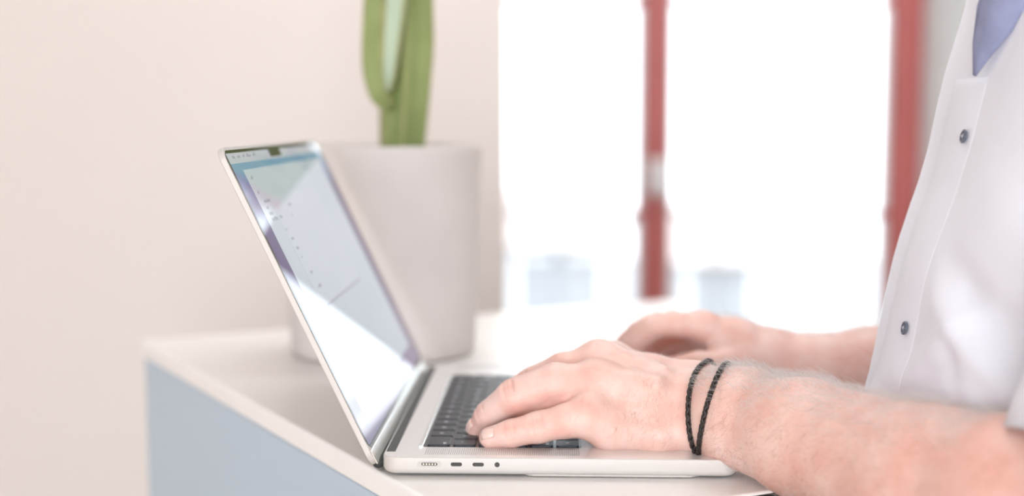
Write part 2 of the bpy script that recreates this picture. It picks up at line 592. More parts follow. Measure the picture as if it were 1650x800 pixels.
cactus_arm('arm', [cz(642, 262, 1.445), cz(641, 225, 1.447), cz(642, 180, 1.45), cz(646, 110, 1.452), cz(648, 60, 1.45), cz(649, 30, 1.45), cz(649, 22, 1.45)],  # unseen rear arm, added to block a bright window reflection in the screen
           [.020, .0215, .0225, .022, .019, .011, .002], 5, M['cactus'], .2)

# ------------------------------------------------------------------ laptop
LX, LY, PSI, AL = -.0909, .9003, .0333, .4444
W, D, BT = .3557, .2481, .0142
lap = empty('laptop', (LX, LY, DT), -PSI)
tag(lap, 'open silver aluminium laptop with black keyboard on the desk', 'laptop')
bm = bmesh.new()
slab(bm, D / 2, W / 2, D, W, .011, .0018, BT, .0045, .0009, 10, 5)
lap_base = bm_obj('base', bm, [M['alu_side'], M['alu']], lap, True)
for p in lap_base.data.polygons:                    # flat faces shade flat; paler aluminium paints in light on the deck
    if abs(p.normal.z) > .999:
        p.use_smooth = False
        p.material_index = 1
for fx in (.022, D - .022):
    for fy in (.03, W - .03):
        bm = bmesh.new()
        loft(bm, [[(fx + .008 * math.cos(a * math.pi / 8), fy + .008 * math.sin(a * math.pi / 8), z) for a in range(16)] for z in (0, .0022)])
        bm_obj('rubber_foot', bm, M['rubber'], lap)
bm = bmesh.new(); slab(bm, .16, W / 2, .125, W - .006, .01, .0006, .0022, .0005, .0005, 6, 2)
bm_obj('bottom_plate', bm, M['alu_side'], lap)

# keyboard
KP, KR = .0182, .0186
KY0, KX0 = .0305, .0275
bm = bmesh.new()
slab(bm, KX0 + 3 * KR - .0005, KY0 + 7.25 * KP, 6 * KR + .002, 14.5 * KP + .002, .0025, BT - .001, BT + .00012, .0001, .0001, 4, 2)
bm_obj('keyboard_well', bm, M['key_well'], lap)
bm = bmesh.new()
WX0, WX1, WY0, WY1 = KX0 - .0016, KX0 + 6 * KR + .0006, KY0 - .0011, KY0 + 14.5 * KP + .0011
for lo, hi in (((WX0 - .0030, WY0 - .001, BT - .001), (WX0, WY1 + .001, BT + .0009)),):
    add_box(bm, lo, hi, .0004)
bm_obj('well_rim', bm, M['hinge'], lap)
rows = [
    [('esc', 1.5)] + [('F%d' % i, 1) for i in range(1, 13)] + [('', 1)],
    [(c, 1) for c in '`1234567890-='] + [('delete', 1.5)],
    [('tab', 1.5)] + [(c, 1) for c in 'QWERTYUIOP[]\\'],
    [('caps lock', 1.75)] + [(c, 1) for c in "ASDFGHJKL;'"] + [('return', 1.75)],
    [('shift', 2.25)] + [(c, 1) for c in 'ZXCVBNM,./'] + [('shift', 2.25)],
    [('fn', 1), ('control', 1), ('option', 1), ('command', 1.25), ('', 5), ('command', 1.25), ('option', 1), ('', 1), ('', 1), ('', 1)],
]
key_meshes = {}
KT = BT + .0013                                     # key top


def key_mesh(w):
    if w not in key_meshes:
        bm = bmesh.new()
        sx, sy = KR - .0024, w * KP - .0022
        loft(bm, [rrect(0, 0, sx, sy, .0018, -.0014, 3), rrect(0, 0, sx, sy, .0018, -.00025, 3),
                  rrect(0, 0, sx - .0005, sy - .0005, .0016, 0, 3)])
        bmesh.ops.recalc_face_normals(bm, faces=bm.faces[:])
        me = bpy.data.meshes.new('key'); bm.to_mesh(me); bm.free()
        me.materials.append(M['key'])
        key_meshes[w] = me
    return key_meshes[w]


dg_objs = []
for r, row in enumerate(rows):
    y = KY0
    for txt, w in row:
        k = bpy.data.objects.new('key', key_mesh(w))
        COL.objects.link(k); k.parent = lap
        k.location = (KX0 + (r + .5) * KR, y + w * KP / 2, KT)
        if txt:
            cu = bpy.data.curves.new('legend', 'FONT')
            cu.body = txt
            cu.size = .0066 if len(txt) == 1 else .0042
            wide = len(txt) > 2
            cu.align_x = 'LEFT' if wide and w > 1 else 'CENTER'
            cu.align_y = 'CENTER'
            t = bpy.data.objects.new('legend', cu)
            COL.objects.link(t)
            if wide and w > 1 and y < .1: off = (.0040, -w * KP / 2 + .0030)
            elif wide and w > 1: off = (.0040, -w * KP / 2 + .005)
            else: off = (0, 0)
            dg_objs.append((t, k, (off[0], off[1], .00006)))
        y += w * KP
bpy.context.view_layer.update()
dg = bpy.context.evaluated_depsgraph_get()
for t, k, off in dg_objs:
    me = bpy.data.meshes.new_from_object(t.evaluated_get(dg))
    me.name = 'legend'
    if not me.materials: me.materials.append(M['legend'])
    else: me.materials[0] = M['legend']
    me.transform(Matrix.Rotation(math.pi / 2, 4, 'Z'))
    o = bpy.data.objects.new('legend', me)
    COL.objects.link(o); o.parent = k; o.location = off
    bpy.data.objects.remove(t)

# trackpad, speaker grilles, ports, vent
bm = bmesh.new(); slab(bm, .194, W / 2, .092, .150, .004, BT - .0005, BT + .0001, .00005, .00005, 5, 1)
bm_obj('trackpad', bm, M['alu'], lap)
for y0 in (.0085, W - .0285):
    bm = bmesh.new()
    for i in range(74):
        for j in range(11):
            cx, cy = KX0 + .002 + i * .00148, y0 + (j + .5 * (i % 2)) * .0018
            vs = [bm.verts.new((cx + .00042 * math.cos(a * math.pi / 3), cy + .00042 * math.sin(a * math.pi / 3), BT + .00004)) for a in range(6)]
            bm.faces.new(vs)
    tag(bm_obj('speaker_grille', bm, M['grille'], lap), kind='stuff')


def stadium(bm, cx, cz, w, h, y0, y1, n=8):
    def ring(y):
        pts = []
        r = h / 2
        for s in (1, -1):
            for i in range(n + 1):
                a = math.radians(-90 + 180 * i / n) if s > 0 else math.radians(90 + 180 * i / n)
                pts.append((cx + s * (w / 2 - r) + r * math.cos(a), y, cz + r * math.sin(a)))
        return pts
    loft(bm, [ring(y0), ring(y1)])


PZ = BT - .0047
bm = bmesh.new(); stadium(bm, .0334, PZ, .0172, .0042, -.00005, .002)
mg = bm_obj('charging_port', bm, M['port_rim'], lap)
bm = bmesh.new(); stadium(bm, .0334, PZ, .0112, .0020, -.0001, .001); pp = bm_obj('port_slot', bm, M['port'], mg)
bm = bmesh.new()
for i in range(5): add_box(bm, (.0334 - .0047 + i * .00205, -.00025, PZ - .0005), (.0334 - .0035 + i * .00205, 0, PZ + .0005))
bm_obj('port_pins', bm, M['port_pin'], mg)
for px in (.0522, .0674):
    bm = bmesh.new(); stadium(bm, px, PZ, .0080, .0027, -.00006, .002); bm_obj('usb_port', bm, M['port'], lap)
bm = bmesh.new()
loft(bm, [[(.0806 + .0018 * math.cos(a * math.pi / 10), y, PZ + .0018 * math.sin(a * math.pi / 10)) for a in range(20)] for y in (-.00006, .002)])
bm_obj('headphone_jack', bm, M['port'], lap)
bm = bmesh.new()
add_box(bm, (.0012, .016, BT - .002), (.0078, W - .018, BT + .0003), .0003)
bm_obj('hinge_vent', bm, M['vent'], lap)

# lid, in a frame of its own: x = up the lid, y = along the width, z = out of the glass
lid = empty('lid')
lid.parent = lap
LL = .243
ax_l = Vector((-math.sin(AL), 0, math.cos(AL))); ax_w = Vector((0, 1, 0)); ax_n = Vector((math.cos(AL), 0, math.sin(AL)))
lm = Matrix((ax_l, ax_w, ax_n)).transposed().to_4x4()      # columns l, w, n : right-handed? l x w = n checked below
if ax_l.cross(ax_w).dot(ax_n) < 0:
    flip = True
else:
    flip = False
LO = Vector((-.004, 0, BT - .004))


def LM(l, w, n):
    return LO + ax_l * l + ax_w * w + ax_n * n


def lid_obj(name, bm, m, parent=None, smooth=False):
    for v in bm.verts: v.co = LM(*v.co)
    return bm_obj(name, bm, m, parent or lid, smooth)


bm = bmesh.new(); slab(bm, LL / 2 - .001, W / 2, LL + .002, W, .010, -.0046, -.0002, .0009, .0006, 8, 3)
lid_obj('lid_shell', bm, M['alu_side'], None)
bm = bmesh.new(); slab(bm, .0095 + (LL - .0025 - .0095) / 2 + .0, W / 2, LL - .0120, W - .0028, .009, -.0004, 0, .0001, .0001, 8, 1)
bezel = lid_obj('screen_glass', bm, M['bezel'])
bm = bmesh.new()
add_box(bm, (-.0015, .0016, -.0004), (.0092, W - .0016, .0006), .0004)
lid_obj('hinge_cover', bm, M['hinge'])
bm = bmesh.new()
tube(bm, [LM(-.0035, .016, -.0022), LM(-.0035, W - .016, -.0022)], .0042, 16)
bm_obj('hinge_barrel', bm, M['vent'], lid, True)  # vent colour on the barrel paints in the dark gap at the hinge


def screen_mat(name, build):
    """dark glossy glass over a lit display; build(nt, coord) returns a colour socket. coord = lid-local"""
    m = bpy.data.materials.new(name)
    m.use_nodes = True
    nt = m.node_tree
    b = nt.nodes['Principled BSDF']
    b.inputs['Base Color'].default_value = (.012, .012, .014, 1)
    b.inputs['Roughness'].default_value = .03
    b.inputs['Specular IOR Level'].default_value = .6
    tc = nt.nodes.new('ShaderNodeTexCoord')
    c = build(nt, tc.outputs['UV'])
    nt.links.new(c, b.inputs['Emission Color'])
    b.inputs['Emission Strength'].default_value = SCREEN
    return m


SCREEN = .62


def ramp_node(nt, fac, stops):
    r = nt.nodes.new('ShaderNodeValToRGB')
    els = r.color_ramp.elements
    while len(els) < len(stops): els.new(.5)
    for e_, (p, c) in zip(els, stops):
        e_.position = p; e_.color = (*c, 1)
    nt.links.new(fac, r.inputs[0])
    return r.outputs[0]


def wall_build(nt, uv):
    sp = nt.nodes.new('ShaderNodeSeparateXYZ'); nt.links.new(uv, sp.inputs[0])
    n = nt.nodes.new('ShaderNodeTexNoise'); n.inputs['Scale'].default_value = 3.5; n.inputs['Detail'].default_value = 5
    nt.links.new(uv, n.inputs['Vector'])
    mt = nt.nodes.new('ShaderNodeMath'); mt.operation = 'MULTIPLY_ADD'; mt.inputs[1].default_value = .12
    nt.links.new(n.outputs['Fac'], mt.inputs[0]); nt.links.new(sp.outputs['Y'], mt.inputs[2])
    base = ramp_node(nt, mt.outputs[0], [(0, (.32, .28, .42)), (.45, (.10, .07, .22)), (.88, (.06, .045, .20)), (.96, (.16, .28, .52)), (1.02, (.20, .40, .60))])
    v = nt.nodes.new('ShaderNodeTexVoronoi'); v.inputs['Scale'].default_value = 55
    nt.links.new(uv, v.inputs['Vector'])
    st = ramp_node(nt, v.outputs['Distance'], [(.0, (.5, .5, .6)), (.10, (0, 0, 0))])
    ad = nt.nodes.new('ShaderNodeMix'); ad.data_type = 'RGBA'; ad.blend_type = 'ADD'
    ad.inputs['Factor'].default_value = .6
    nt.links.new(base, ad.inputs['A']); nt.links.new(st, ad.inputs['B'])
    return ad.outputs['Result']


def flat_build(c0, c1, nscale=1.2):
    def f(nt, uv):
        n = nt.nodes.new('ShaderNodeTexNoise'); n.inputs['Scale'].default_value = nscale
        nt.links.new(uv, n.inputs['Vector'])
        return ramp_node(nt, n.outputs['Fac'], [(.3, c0), (.7, c1)])
    return f


def quad(name, l0, l1, w0, w1, n, m, parent):
    me = bpy.data.meshes.new(name)
    P = [LM(l0, w0, n), LM(l0, w1, n), LM(l1, w1, n), LM(l1, w0, n)]
    nn = (P[1] - P[0]).cross(P[2] - P[0])
    uvs = [(0, 0), (1, 0), (1, 1), (0, 1)]
    idx = (0, 1, 2, 3) if nn.dot(ax_n) > 0 else (3, 2, 1, 0)
    me.from_pydata([tuple(p) for p in P], [], [idx])
    ul = me.uv_layers.new(name='UVMap')
    for li, vi in enumerate(idx): ul.data[li].uv = uvs[vi]
    return link(name, me, parent, m)


m_wall = screen_mat('screen_wallpaper', wall_build)
m_menu = screen_mat('screen_menu_bar', flat_build((.60, .64, .72), (.70, .72, .80)))
m_win = screen_mat('screen_window', flat_build((.56, .66, .74), (.66, .74, .82)))
m_page = screen_mat('screen_page', flat_build((.62, .70, .78), (.68, .74, .84)))
m_ink = screen_mat('screen_ink', flat_build((.16, .17, .24), (.22, .23, .3)))
m_line = screen_mat('screen_line', flat_build((.40, .44, .52), (.44, .48, .56)))
disp = quad('display', .0125, .2380, .0045, W - .0075, .00004, m_wall, lid)
quad('menu_bar', .2300, .2380, .0045, W - .0075, .00008, m_menu, disp)
quad('desktop_window', .030, .2245, .0300, W - .030, .00010, m_win, disp)
quad('window_page', .110, .2000, .0650, .2480, .00014, m_page, disp)
quad('page_edge', .1085, .1105, .0750, .2480, .00018, m_line, disp)
quad('page_edge', .1105, .2000, .0650, .0656, .00018, m_line, disp)
# marks too small to read: rows of short strokes
bm = bmesh.new()


def strokes(l, w, n, hgt=.0028, gap=.0024):
    for i in range(n):
        ww = w + i * gap
        h_ = hgt * random.choice((.6, .8, 1.0))
        P = [LM(l, ww, .0002), LM(l, ww + gap * random.uniform(.25, .6), .0002), LM(l + h_, ww + gap * .5, .0002), LM(l + h_, ww, .0002)]
        bm.faces.new([bm.verts.new(p) for p in P])


for l, w, n in ((.2338, .018, 3), (.2338, .032, 4), (.2338, .048, 3), (.2338, .060, 6), (.2338, .080, 4),
                (.2165, .041, 3), (.2050, .040, 2), (.1975, .046, 8), (.1925, .044, 3), (.1875, .044, 5), (.1830, .044, 8),
                (.1830, .070, 4), (.1730, .070, 2), (.1650, .072, 4), (.1570, .074, 4), (.1500, .075, 2), (.136, .080, 4), (.124, .084, 5),
                (.190, .115, 5), (.182, .110, 2), (.216, .240, 4)):
    strokes(l, w, n)
bmesh.ops.recalc_face_normals(bm, faces=bm.faces[:])
tag(bm_obj('text_marks', bm, m_ink, disp), kind='stuff')
bm = bmesh.new(); add_box(bm, (.2316, .137, -.0001), (LL - .0032, .178, .0003), .0001)
lid_obj('camera_notch', bm, M['notch'])


# ------------------------------------------------------------------ signed-distance modelling (hands, arms, torso)
class Field:
    def __init__(self, lo, hi, h):
        self.lo = np.array(lo, float); self.h = h
        self.n = np.ceil((np.array(hi) - self.lo) / h).astype(int) + 1
        self.F = np.full(self.n, .05, np.float32)
        self.red = []

    def sub(self, lo, hi):
        a = np.clip(np.floor((np.array(lo) - self.lo) / self.h).astype(int), 0, self.n - 1)
        b = np.clip(np.ceil((np.array(hi) - self.lo) / self.h).astype(int) + 1, 1, self.n)
        if np.any(b <= a): return None
        g = [(self.lo[i] + self.h * np.arange(a[i], b[i])).astype(np.float32) for i in range(3)]
        sl = tuple(slice(a[i], b[i]) for i in range(3))
        return sl, g[0][:, None, None], g[1][None, :, None], g[2][None, None, :]

    def cone(self, p, q, rp, rq, k=.004, squash=None):
        """tapered capsule; squash = (unit axis, factor) thins it along an axis"""
        p, q = np.array(p, float), np.array(q, float)
        m = max(rp, rq) + k + .006
        s = self.sub(np.minimum(p, q) - m, np.maximum(p, q) + m)
        if s is None: return
        sl, X, Y, Z = s
        d = q - p
        L2 = max(float(d @ d), 1e-12)
        px, py, pz = X - p[0], Y - p[1], Z - p[2]
        t = np.clip((px * d[0] + py * d[1] + pz * d[2]) / L2, 0, 1)
        ex, ey, ez = px - t * d[0], py - t * d[1], pz - t * d[2]
        dd = ex * ex + ey * ey + ez * ez
        if squash is not None:
            ax, f = squash
            c = ex * ax[0] + ey * ax[1] + ez * ax[2]
            dd = dd + c * c * (f * f - 1)
        v = np.sqrt(dd) - (rp + (rq - rp) * t)
        A = self.F[sl]
        hh = np.maximum(k - np.abs(A - v), 0) / k
        self.F[sl] = np.minimum(A, v) - hh * hh * k * .25

    def chain(self, pts, rads, k=.004, squash=None):
        for a, b, ra, rb in zip(pts, pts[1:], rads, rads[1:]):
            self.cone(a, b, ra, rb, k, squash)

    def groove(self, p, axis, across, amp, w, L, depth=.006):
        """crease at p running along 'across'; axis = direction the crease is thin in"""
        p = np.array(p, float); axis = np.array(Vector(axis).normalized()); across = np.array(Vector(across).normalized())
        m = max(L, depth) * 2
        s = self.sub(p - m, p + m)
        if s is None: return
        sl, X, Y, Z = s
        dx, dy, dz = X - p[0], Y - p[1], Z - p[2]
        a = dx * axis[0] + dy * axis[1] + dz * axis[2]
        c = dx * across[0] + dy * across[1] + dz * across[2]
        r2 = np.maximum(dx * dx + dy * dy + dz * dz - a * a - c * c, 0)
        self.F[sl] += amp * np.exp(-(a / w) ** 2 - (c / L) ** 2 - r2 / depth ** 2)

    def mesh(self):
        F = self.F; n = self.n
        ins = F < 0
        c = np.zeros(tuple(n - 1), np.uint8)
        offs = [(i, j, k) for i in (0, 1) for j in (0, 1) for k in (0, 1)]
        for o in offs:
            c += ins[o[0]:n[0] - 1 + o[0], o[1]:n[1] - 1 + o[1], o[2]:n[2] - 1 + o[2]]
        act = (c > 0) & (c < 8)
        I = np.argwhere(act)
        idx = np.full(act.shape, -1, np.int32); idx[act] = np.arange(len(I))
        vals = {o: F[I[:, 0] + o[0], I[:, 1] + o[1], I[:, 2] + o[2]] for o in offs}
        acc = np.zeros((len(I), 3)); cnt = np.zeros(len(I))
        for o in offs:
            for ax in range(3):
                if o[ax]: continue
                q = list(o); q[ax] = 1; q = tuple(q)
                a, b = vals[o], vals[q]
                cr = (a < 0) != (b < 0)
                t = np.where(cr, a / np.where(cr, a - b, 1), 0)
                pt = np.array(o, float)[None, :].repeat(len(I), 0); pt[:, ax] += t
                acc[cr] += pt[cr]; cnt[cr] += 1
        V = (I + acc / cnt[:, None]) * self.h + self.lo
        Q = []
        for ax in range(3):
            u, v = (ax + 1) % 3, (ax + 2) % 3
            sa = [slice(None)] * 3; sb = [slice(None)] * 3
            sa[ax] = slice(0, n[ax] - 1); sb[ax] = slice(1, n[ax])
            for d in (u, v):
                sa[d] = slice(1, n[d] - 1); sb[d] = slice(1, n[d] - 1)
            A, B = ins[tuple(sa)], ins[tuple(sb)]
            E_ = np.argwhere(A != B)
            if not len(E_): continue
            sgn = A[E_[:, 0], E_[:, 1], E_[:, 2]]
            base = E_.copy(); base[:, u] += 1; base[:, v] += 1
            def cell(du, dv):
                b_ = base.copy(); b_[:, u] -= du; b_[:, v] -= dv
                return idx[b_[:, 0], b_[:, 1], b_[:, 2]]
            q = np.stack([cell(1, 1), cell(0, 1), cell(0, 0), cell(1, 0)], 1)
            q[~sgn] = q[~sgn][:, ::-1]
            Q.append(q)
        Q = np.concatenate(Q)
        Q = Q[(Q >= 0).all(1)]
        return V, Q

    def value(self, P):
        g = (np.array(P) - self.lo) / self.h
        i = np.clip(np.floor(g).astype(int), 0, self.n - 2); f = g - i
        r = 0
        for o in ((a, b, c) for a in (0, 1) for b in (0, 1) for c in (0, 1)):
            w = 1
            for d in range(3): w = w * (f[d] if o[d] else 1 - f[d])
            r += w * self.F[i[0] + o[0], i[1] + o[1], i[2] + o[2]]
        return r


nails = []                       # (centre, along, normal, length, width)


def finger(fld, pts, rads, k, dorsal, k_root=.006):
    """pts root -> tip"""
    pts = [Vector(p) for p in pts]
    fld.chain(pts[:2], rads[:2], k_root)
    fld.chain(pts[1:], rads[1:], k)
    dorsal = Vector(dorsal)
    # knuckle creases at the joints
    for j, amp in ((len(pts) - 3, .0030), (len(pts) - 2, .0017)):
        if j < 1: continue
        t = (pts[j + 1] - pts[j - 1]).normalized()
        dn = (dorsal - t * dorsal.dot(t)).normalized()
        ac = t.cross(dn)
        for o_ in (-.0035, 0, .0032):
            s = pts[j] + t * o_ + dn * rads[j]
            fld.groove(s, t, ac, amp * random.uniform(.7, 1.1), .0014, rads[j] * .6, .006)
            fld.red.append((s, .0024, .28))
    t = (pts[-1] - pts[-2]).normalized()
    dn = (dorsal - t * dorsal.dot(t)).normalized()
    nails.append((pts[-1] + dn * rads[-1] * .84 - t * .0005, t, dn, .0074, rads[-1] * .80))
    fld.red.append((pts[-1], rads[-1] * 1.5, .22))


# ---- left arm (near the camera): hand on the keyboard, forearm off the desk edge to the elbow
LA = Field((-.055, .60, -.075), (.42, 1.075, .115), .0011)
mm = .001
wr_u, wr_r = at(1118, 695, .932), at(1122, 622, .968)
mid_w = (wr_u + wr_r) / 2
# forearm: two bones' worth of muscle, wide axis following the wrist
EL = at(1800, 845, .69)
fw = [0, .12, .32, .62, .82, 1.0]
ctr = [at(1140, 662, .945), at(1190, 672, .915), at(1294, 707, .868), at(1500, 783, .785), at(1640, 818, .735), EL]
rad_ = [.026, .030, .0385, .0475, .0505, .050]
LA.chain(ctr, rad_, .012)
LA.cone(wr_u, at(1215, 708, .895), .0135, .022, .012)
LA.cone(wr_r, at(1215, 640, .920), .0145, .0190, .012)
LA.cone(mid_w, ctr[1], .025, .029, .012)
# upper arm stub into the sleeve
LA.cone(EL, (.40, .715, .19), .050, .050, .02)
# palm and back of the hand
pk, rg, md, ix = at(946, 672, .928), at(962, 622, .953), at(966, 586, .983), at(985, 583, 1.012)
hyp = at(985, 690, .932)
LA.chain([wr_u, at(1060, 698, .931), hyp, pk], [.0135, .0150, .0155, .0135], .010)
LA.chain([mid_w, at(1045, 650, .946), rg], [.024, .0215, .0165], .010)
LA.chain([wr_r, at(1050, 608, .972), md], [.0150, .0150, .0155], .010)
LA.chain([wr_r, at(1060, 612, .990), ix], [.0150, .0150, .0145], .010)
LA.chain([at(1060, 660, .965), at(1000, 640, .975), rg], [.020, .019, .014], .010)
LA.chain([pk, rg, md, ix], [.0120, .0135, .0135, .0125], .010)
# ulna bump at the wrist
LA.cone(at(1178, 668, .893), at(1186, 672, .893), .007, .007, .014)
dors = Vector((-.15, -.62, .75))
finger(LA, [pk, at(912, 679, .926), at(868, 689, .927), at(824, 699, .929), at(789, 706, .931)],
       [.0125, .0120, .0112, .0098, .0078], .003, Vector((-.30, -.78, .55)))
finger(LA, [rg, at(895, 618, .951), at(830, 640, .953), at(788, 670, .960), at(770, 693, .966)],
       [.0155, .0146, .0136, .0108, .0084], .003, Vector((-.55, -.55, .65)))
finger(LA, [md, at(908, 597, .982), at(852, 620, .986), at(815, 652, .992), at(806, 668, .996)],
       [.0150, .0132, .0120, .0104, .0088], .003, Vector((-.5, -.2, .85)))
finger(LA, [ix, at(930, 600, 1.012), at(880, 618, 1.016), at(848, 645, 1.020), at(838, 660, 1.022)],
       [.0145, .0130, .0115, .0100, .0085], .003, Vector((-.5, .1, .85)))
finger(LA, [at(1070, 640, .990), at(1010, 632, 1.010), at(965, 645, 1.022), at(925, 652, 1.028)],
       [.0170, .0135, .0115, .0090], .004, Vector((-.2, .5, .8)))
LA.cone(at(915, 648, .948), at(845, 668, .952), .0095, .0060, .004)
# tendons and knuckle relief on the back of the hand
for a, b in ((rg, at(1060, 634, .938)), (md, at(1070, 616, .955))):
    pa = Vector(a) + dors * .0100; pb = Vector(b) + dors * .0130
    LA.cone(pa, pb, .0030, .0006, .016)
for p, n_ in ((pk, .0135), (rg, .0160)):
    s = Vector(p) + dors * n_
    for o_ in (-.003, .002):
        LA.groove(s + Vector((o_, 0, 0)), (1, 0, 0), (0, .6, .8), .0006, .0012, .006, .006)
    LA.red.append((s, .010, .25))
s0 = at(903, 687, .915)
LA.red.append((s0, .009, .30))
# red painted in for the shadowed gap between ring and little finger
LA.red.append((at(890, 668, .935), .012, .5))
LA.red.append((at(840, 678, .940), .012, .5))
# wrist crease
LA.groove(at(1165, 640, .905), (1, -.4, .2), (0, .3, 1), .0006, .002, .025, .02)

# ---- right arm (beyond the laptop): arched hand seen from the thumb side
RA = Field((.03, 1.00, -.06), (.50, 1.30, .125), .0018)
EL2 = (.455, 1.095, .010)
c2 = [at(1248, 588, 1.125), at(1310, 598, 1.12), at(1400, 606, 1.115), at(1500, 612, 1.11), Vector(EL2)]
RA.chain(c2, [.0265, .0300, .0400, .0455, .046], .012)
RA.cone(EL2, (.47, 1.10, .20), .046, .052, .02)
i2, m2, r2, p2 = at(1136, 529, 1.115), at(1130, 528, 1.140), at(1128, 533, 1.162), at(1132, 548, 1.180)
w2 = at(1242, 583, 1.125)
RA.chain([w2, at(1185, 552, 1.120), i2], [.0255, .0185, .0125], .012)
RA.chain([w2, at(1180, 552, 1.140), m2], [.0240, .0185, .0125], .012)
RA.chain([w2, at(1185, 565, 1.158), r2], [.0220, .0170, .0120], .012)
RA.chain([w2, at(1190, 580, 1.172), p2], [.0200, .0160, .0115], .012)
RA.chain([i2, m2, r2, p2], [.0115, .0120, .0115, .0110], .008)
finger(RA, [i2, at(1095, 524, 1.112), at(1052, 525, 1.112), at(1018, 558, 1.115), at(992, 592, 1.118)],
       [.0120, .0106, .0112, .0104, .0085], .003, Vector((-.5, 0, .8)))
finger(RA, [m2, at(1085, 522, 1.140), at(1036, 532, 1.142), at(1004, 560, 1.146), at(985, 594, 1.150)],
       [.0120, .0112, .0108, .0098, .0082], .003, Vector((-.5, 0, .8)))
finger(RA, [r2, at(1090, 535, 1.166), at(1052, 548, 1.170), at(1040, 580, 1.168), at(1048, 604, 1.166)],
       [.0115, .0108, .0104, .0096, .0082], .003, Vector((-.8, 0, .5)))
finger(RA, [p2, at(1100, 552, 1.186), at(1074, 562, 1.190), at(1070, 588, 1.188), at(1080, 606, 1.186)],
       [.0110, .0100, .0096, .0088, .0076], .003, Vector((-.8, 0, .5)))
# thumb: thenar down along the palm rest, and the web fold
finger(RA, [at(1222, 580, 1.112), at(1170, 590, 1.095), at(1125, 590, 1.090), at(1078, 594, 1.088)],
       [.0200, .0140, .0118, .0095], .005, Vector((-.2, .7, .3)), .010)
RA.cone(at(1168, 545, 1.108), at(1152, 566, 1.104), .0090, .0068, .006)
for p, r_, a_ in ((at(1090, 560, 1.15), .034, 1.0), (at(1120, 558, 1.135), .018, .7), (at(1150, 575, 1.10), .010, .35)):  # redness paints in the shade of the hollow under the fingers
    RA.red.append((p, r_, a_))

# ---- torso (coarse; under the shirt) and legs
TO = Field((.20, .62, -1.075), (.66, 1.20, .50), .008)
TC = .895
TO.chain([(.46, TC, -.12), (.415, TC, .05), (.42, TC, .20), (.45, TC, .32)], [.090, .090, .090, .070], .05)
for s in (-1, 1):
    TO.chain([(.46, TC + s * .055, -.12), (.44, TC + s * .070, .08), (.45, TC + s * .075, .24), (.48, TC + s * .10, .33)], [.085, .080, .075, .05], .05)
    TO.chain([(.475, TC + s * .085, -.15), (.49, TC + s * .095, -.58), (.49, TC + s * .10, -1.00)], [.085, .058, .042], .03)
    TO.chain([(.50, TC + s * .10, -1.035), (.36, TC + s * .11, -1.052)], [.036, .022], .03)
TO.chain([(.45, TC, .30), (.44, TC, .46)], [.065, .058], .03)
TO.chain([(.48, TC - .13, .32), (.405, .72, .20)], [.050, .048], .03)
TO.chain([(.48, TC + .13, .32), (.47, 1.08, .20)], [.050, .048], .03)

parts = [LA.mesh(), RA.mesh(), TO.mesh()]
off = 0
Vs, Qs = [], []
for V, Q in parts:
    Vs.append(V); Qs.append(Q + off); off += len(V)
V = np.concatenate(Vs); Q = np.concatenate(Qs)
body_org = Vector((.47, TC, FLOOR))
me = bpy.data.meshes.new('person')
me.vertices.add(len(V)); me.vertices.foreach_set('co', (V - np.array(body_org)).astype(np.float32).ravel())
me.loops.add(Q.size); me.loops.foreach_set('vertex_index', Q.ravel().astype(np.int32))
me.polygons.add(len(Q)); me.polygons.foreach_set('loop_start', np.arange(0, Q.size, 4, dtype=np.int32))
me.update(calc_edges=True); me.validate()
me.shade_smooth()
red = np.zeros(len(V))
for fld in (LA, RA):
    for p, r_, a_ in fld.red:
        d2 = ((V - np.array(p)) ** 2).sum(1)
        red = np.maximum(red, a_ * np.exp(-d2 / (r_ * r_)))
# forearm skin is warmer away from the hand
fx = np.clip((V[:, 0] - .13) / .12, 0, 1) * (V[:, 1] < 1.0)
red = np.clip(red + .22 * fx, 0, 1)
at_red = me.attributes.new('redness', 'FLOAT', 'POINT')
at_red.data.foreach_set('value', red.astype(np.float32))
person = link('person', me, None, M['skin'])
person.location = body_org
sm = person.modifiers.new('smooth', 'SMOOTH'); sm.factor = .5; sm.iterations = 1
tag(person, 'person in a white shirt standing and typing with both hands', 'person')


def child(name, bm, m, smooth=True):
    for v in bm.verts: v.co = v.co - body_org
    return bm_obj(name, bm, m, person, smooth)


# fingernails
for c, t, n, L_, W_ in nails:
    bm = bmesh.new()
    ac = t.cross(n).normalized()
    rings = []
    for i in range(7):
        f = i / 6
        sgrid = []
        for j in range(9):
            g = (j / 8 - .5) * 2
            wj = W_ * .62 * (1 - .55 * max(0, abs(f - .5) * 2 - .45) ** 1.4)
            sgrid.append(c + t * (L_ * (f - .5) * 1.35) + ac * (wj * g) + n * (W_ * .42 * (1 - g * g * .55) - .0035 * max(0, f - .35) ** 2 * 1.5))
        rings.append(sgrid)
    loft(bm, rings, False, False, closed=False)
    o = child('fingernail', bm, M['nail'])
    so = o.modifiers.new('thickness', 'SOLIDIFY'); so.thickness = .0008; so.offset = 0

# ------------------------------------------------------------------ arm hair
def normals_of(V, Q):
    a, b, c, d = V[Q[:, 0]], V[Q[:, 1]], V[Q[:, 2]], V[Q[:, 3]]
    fn = np.cross(c - a, d - b)
    N = np.zeros_like(V)
    for i in range(4): np.add.at(N, Q[:, i], fn)
    return N / np.maximum(np.linalg.norm(N, axis=1, keepdims=True), 1e-12)


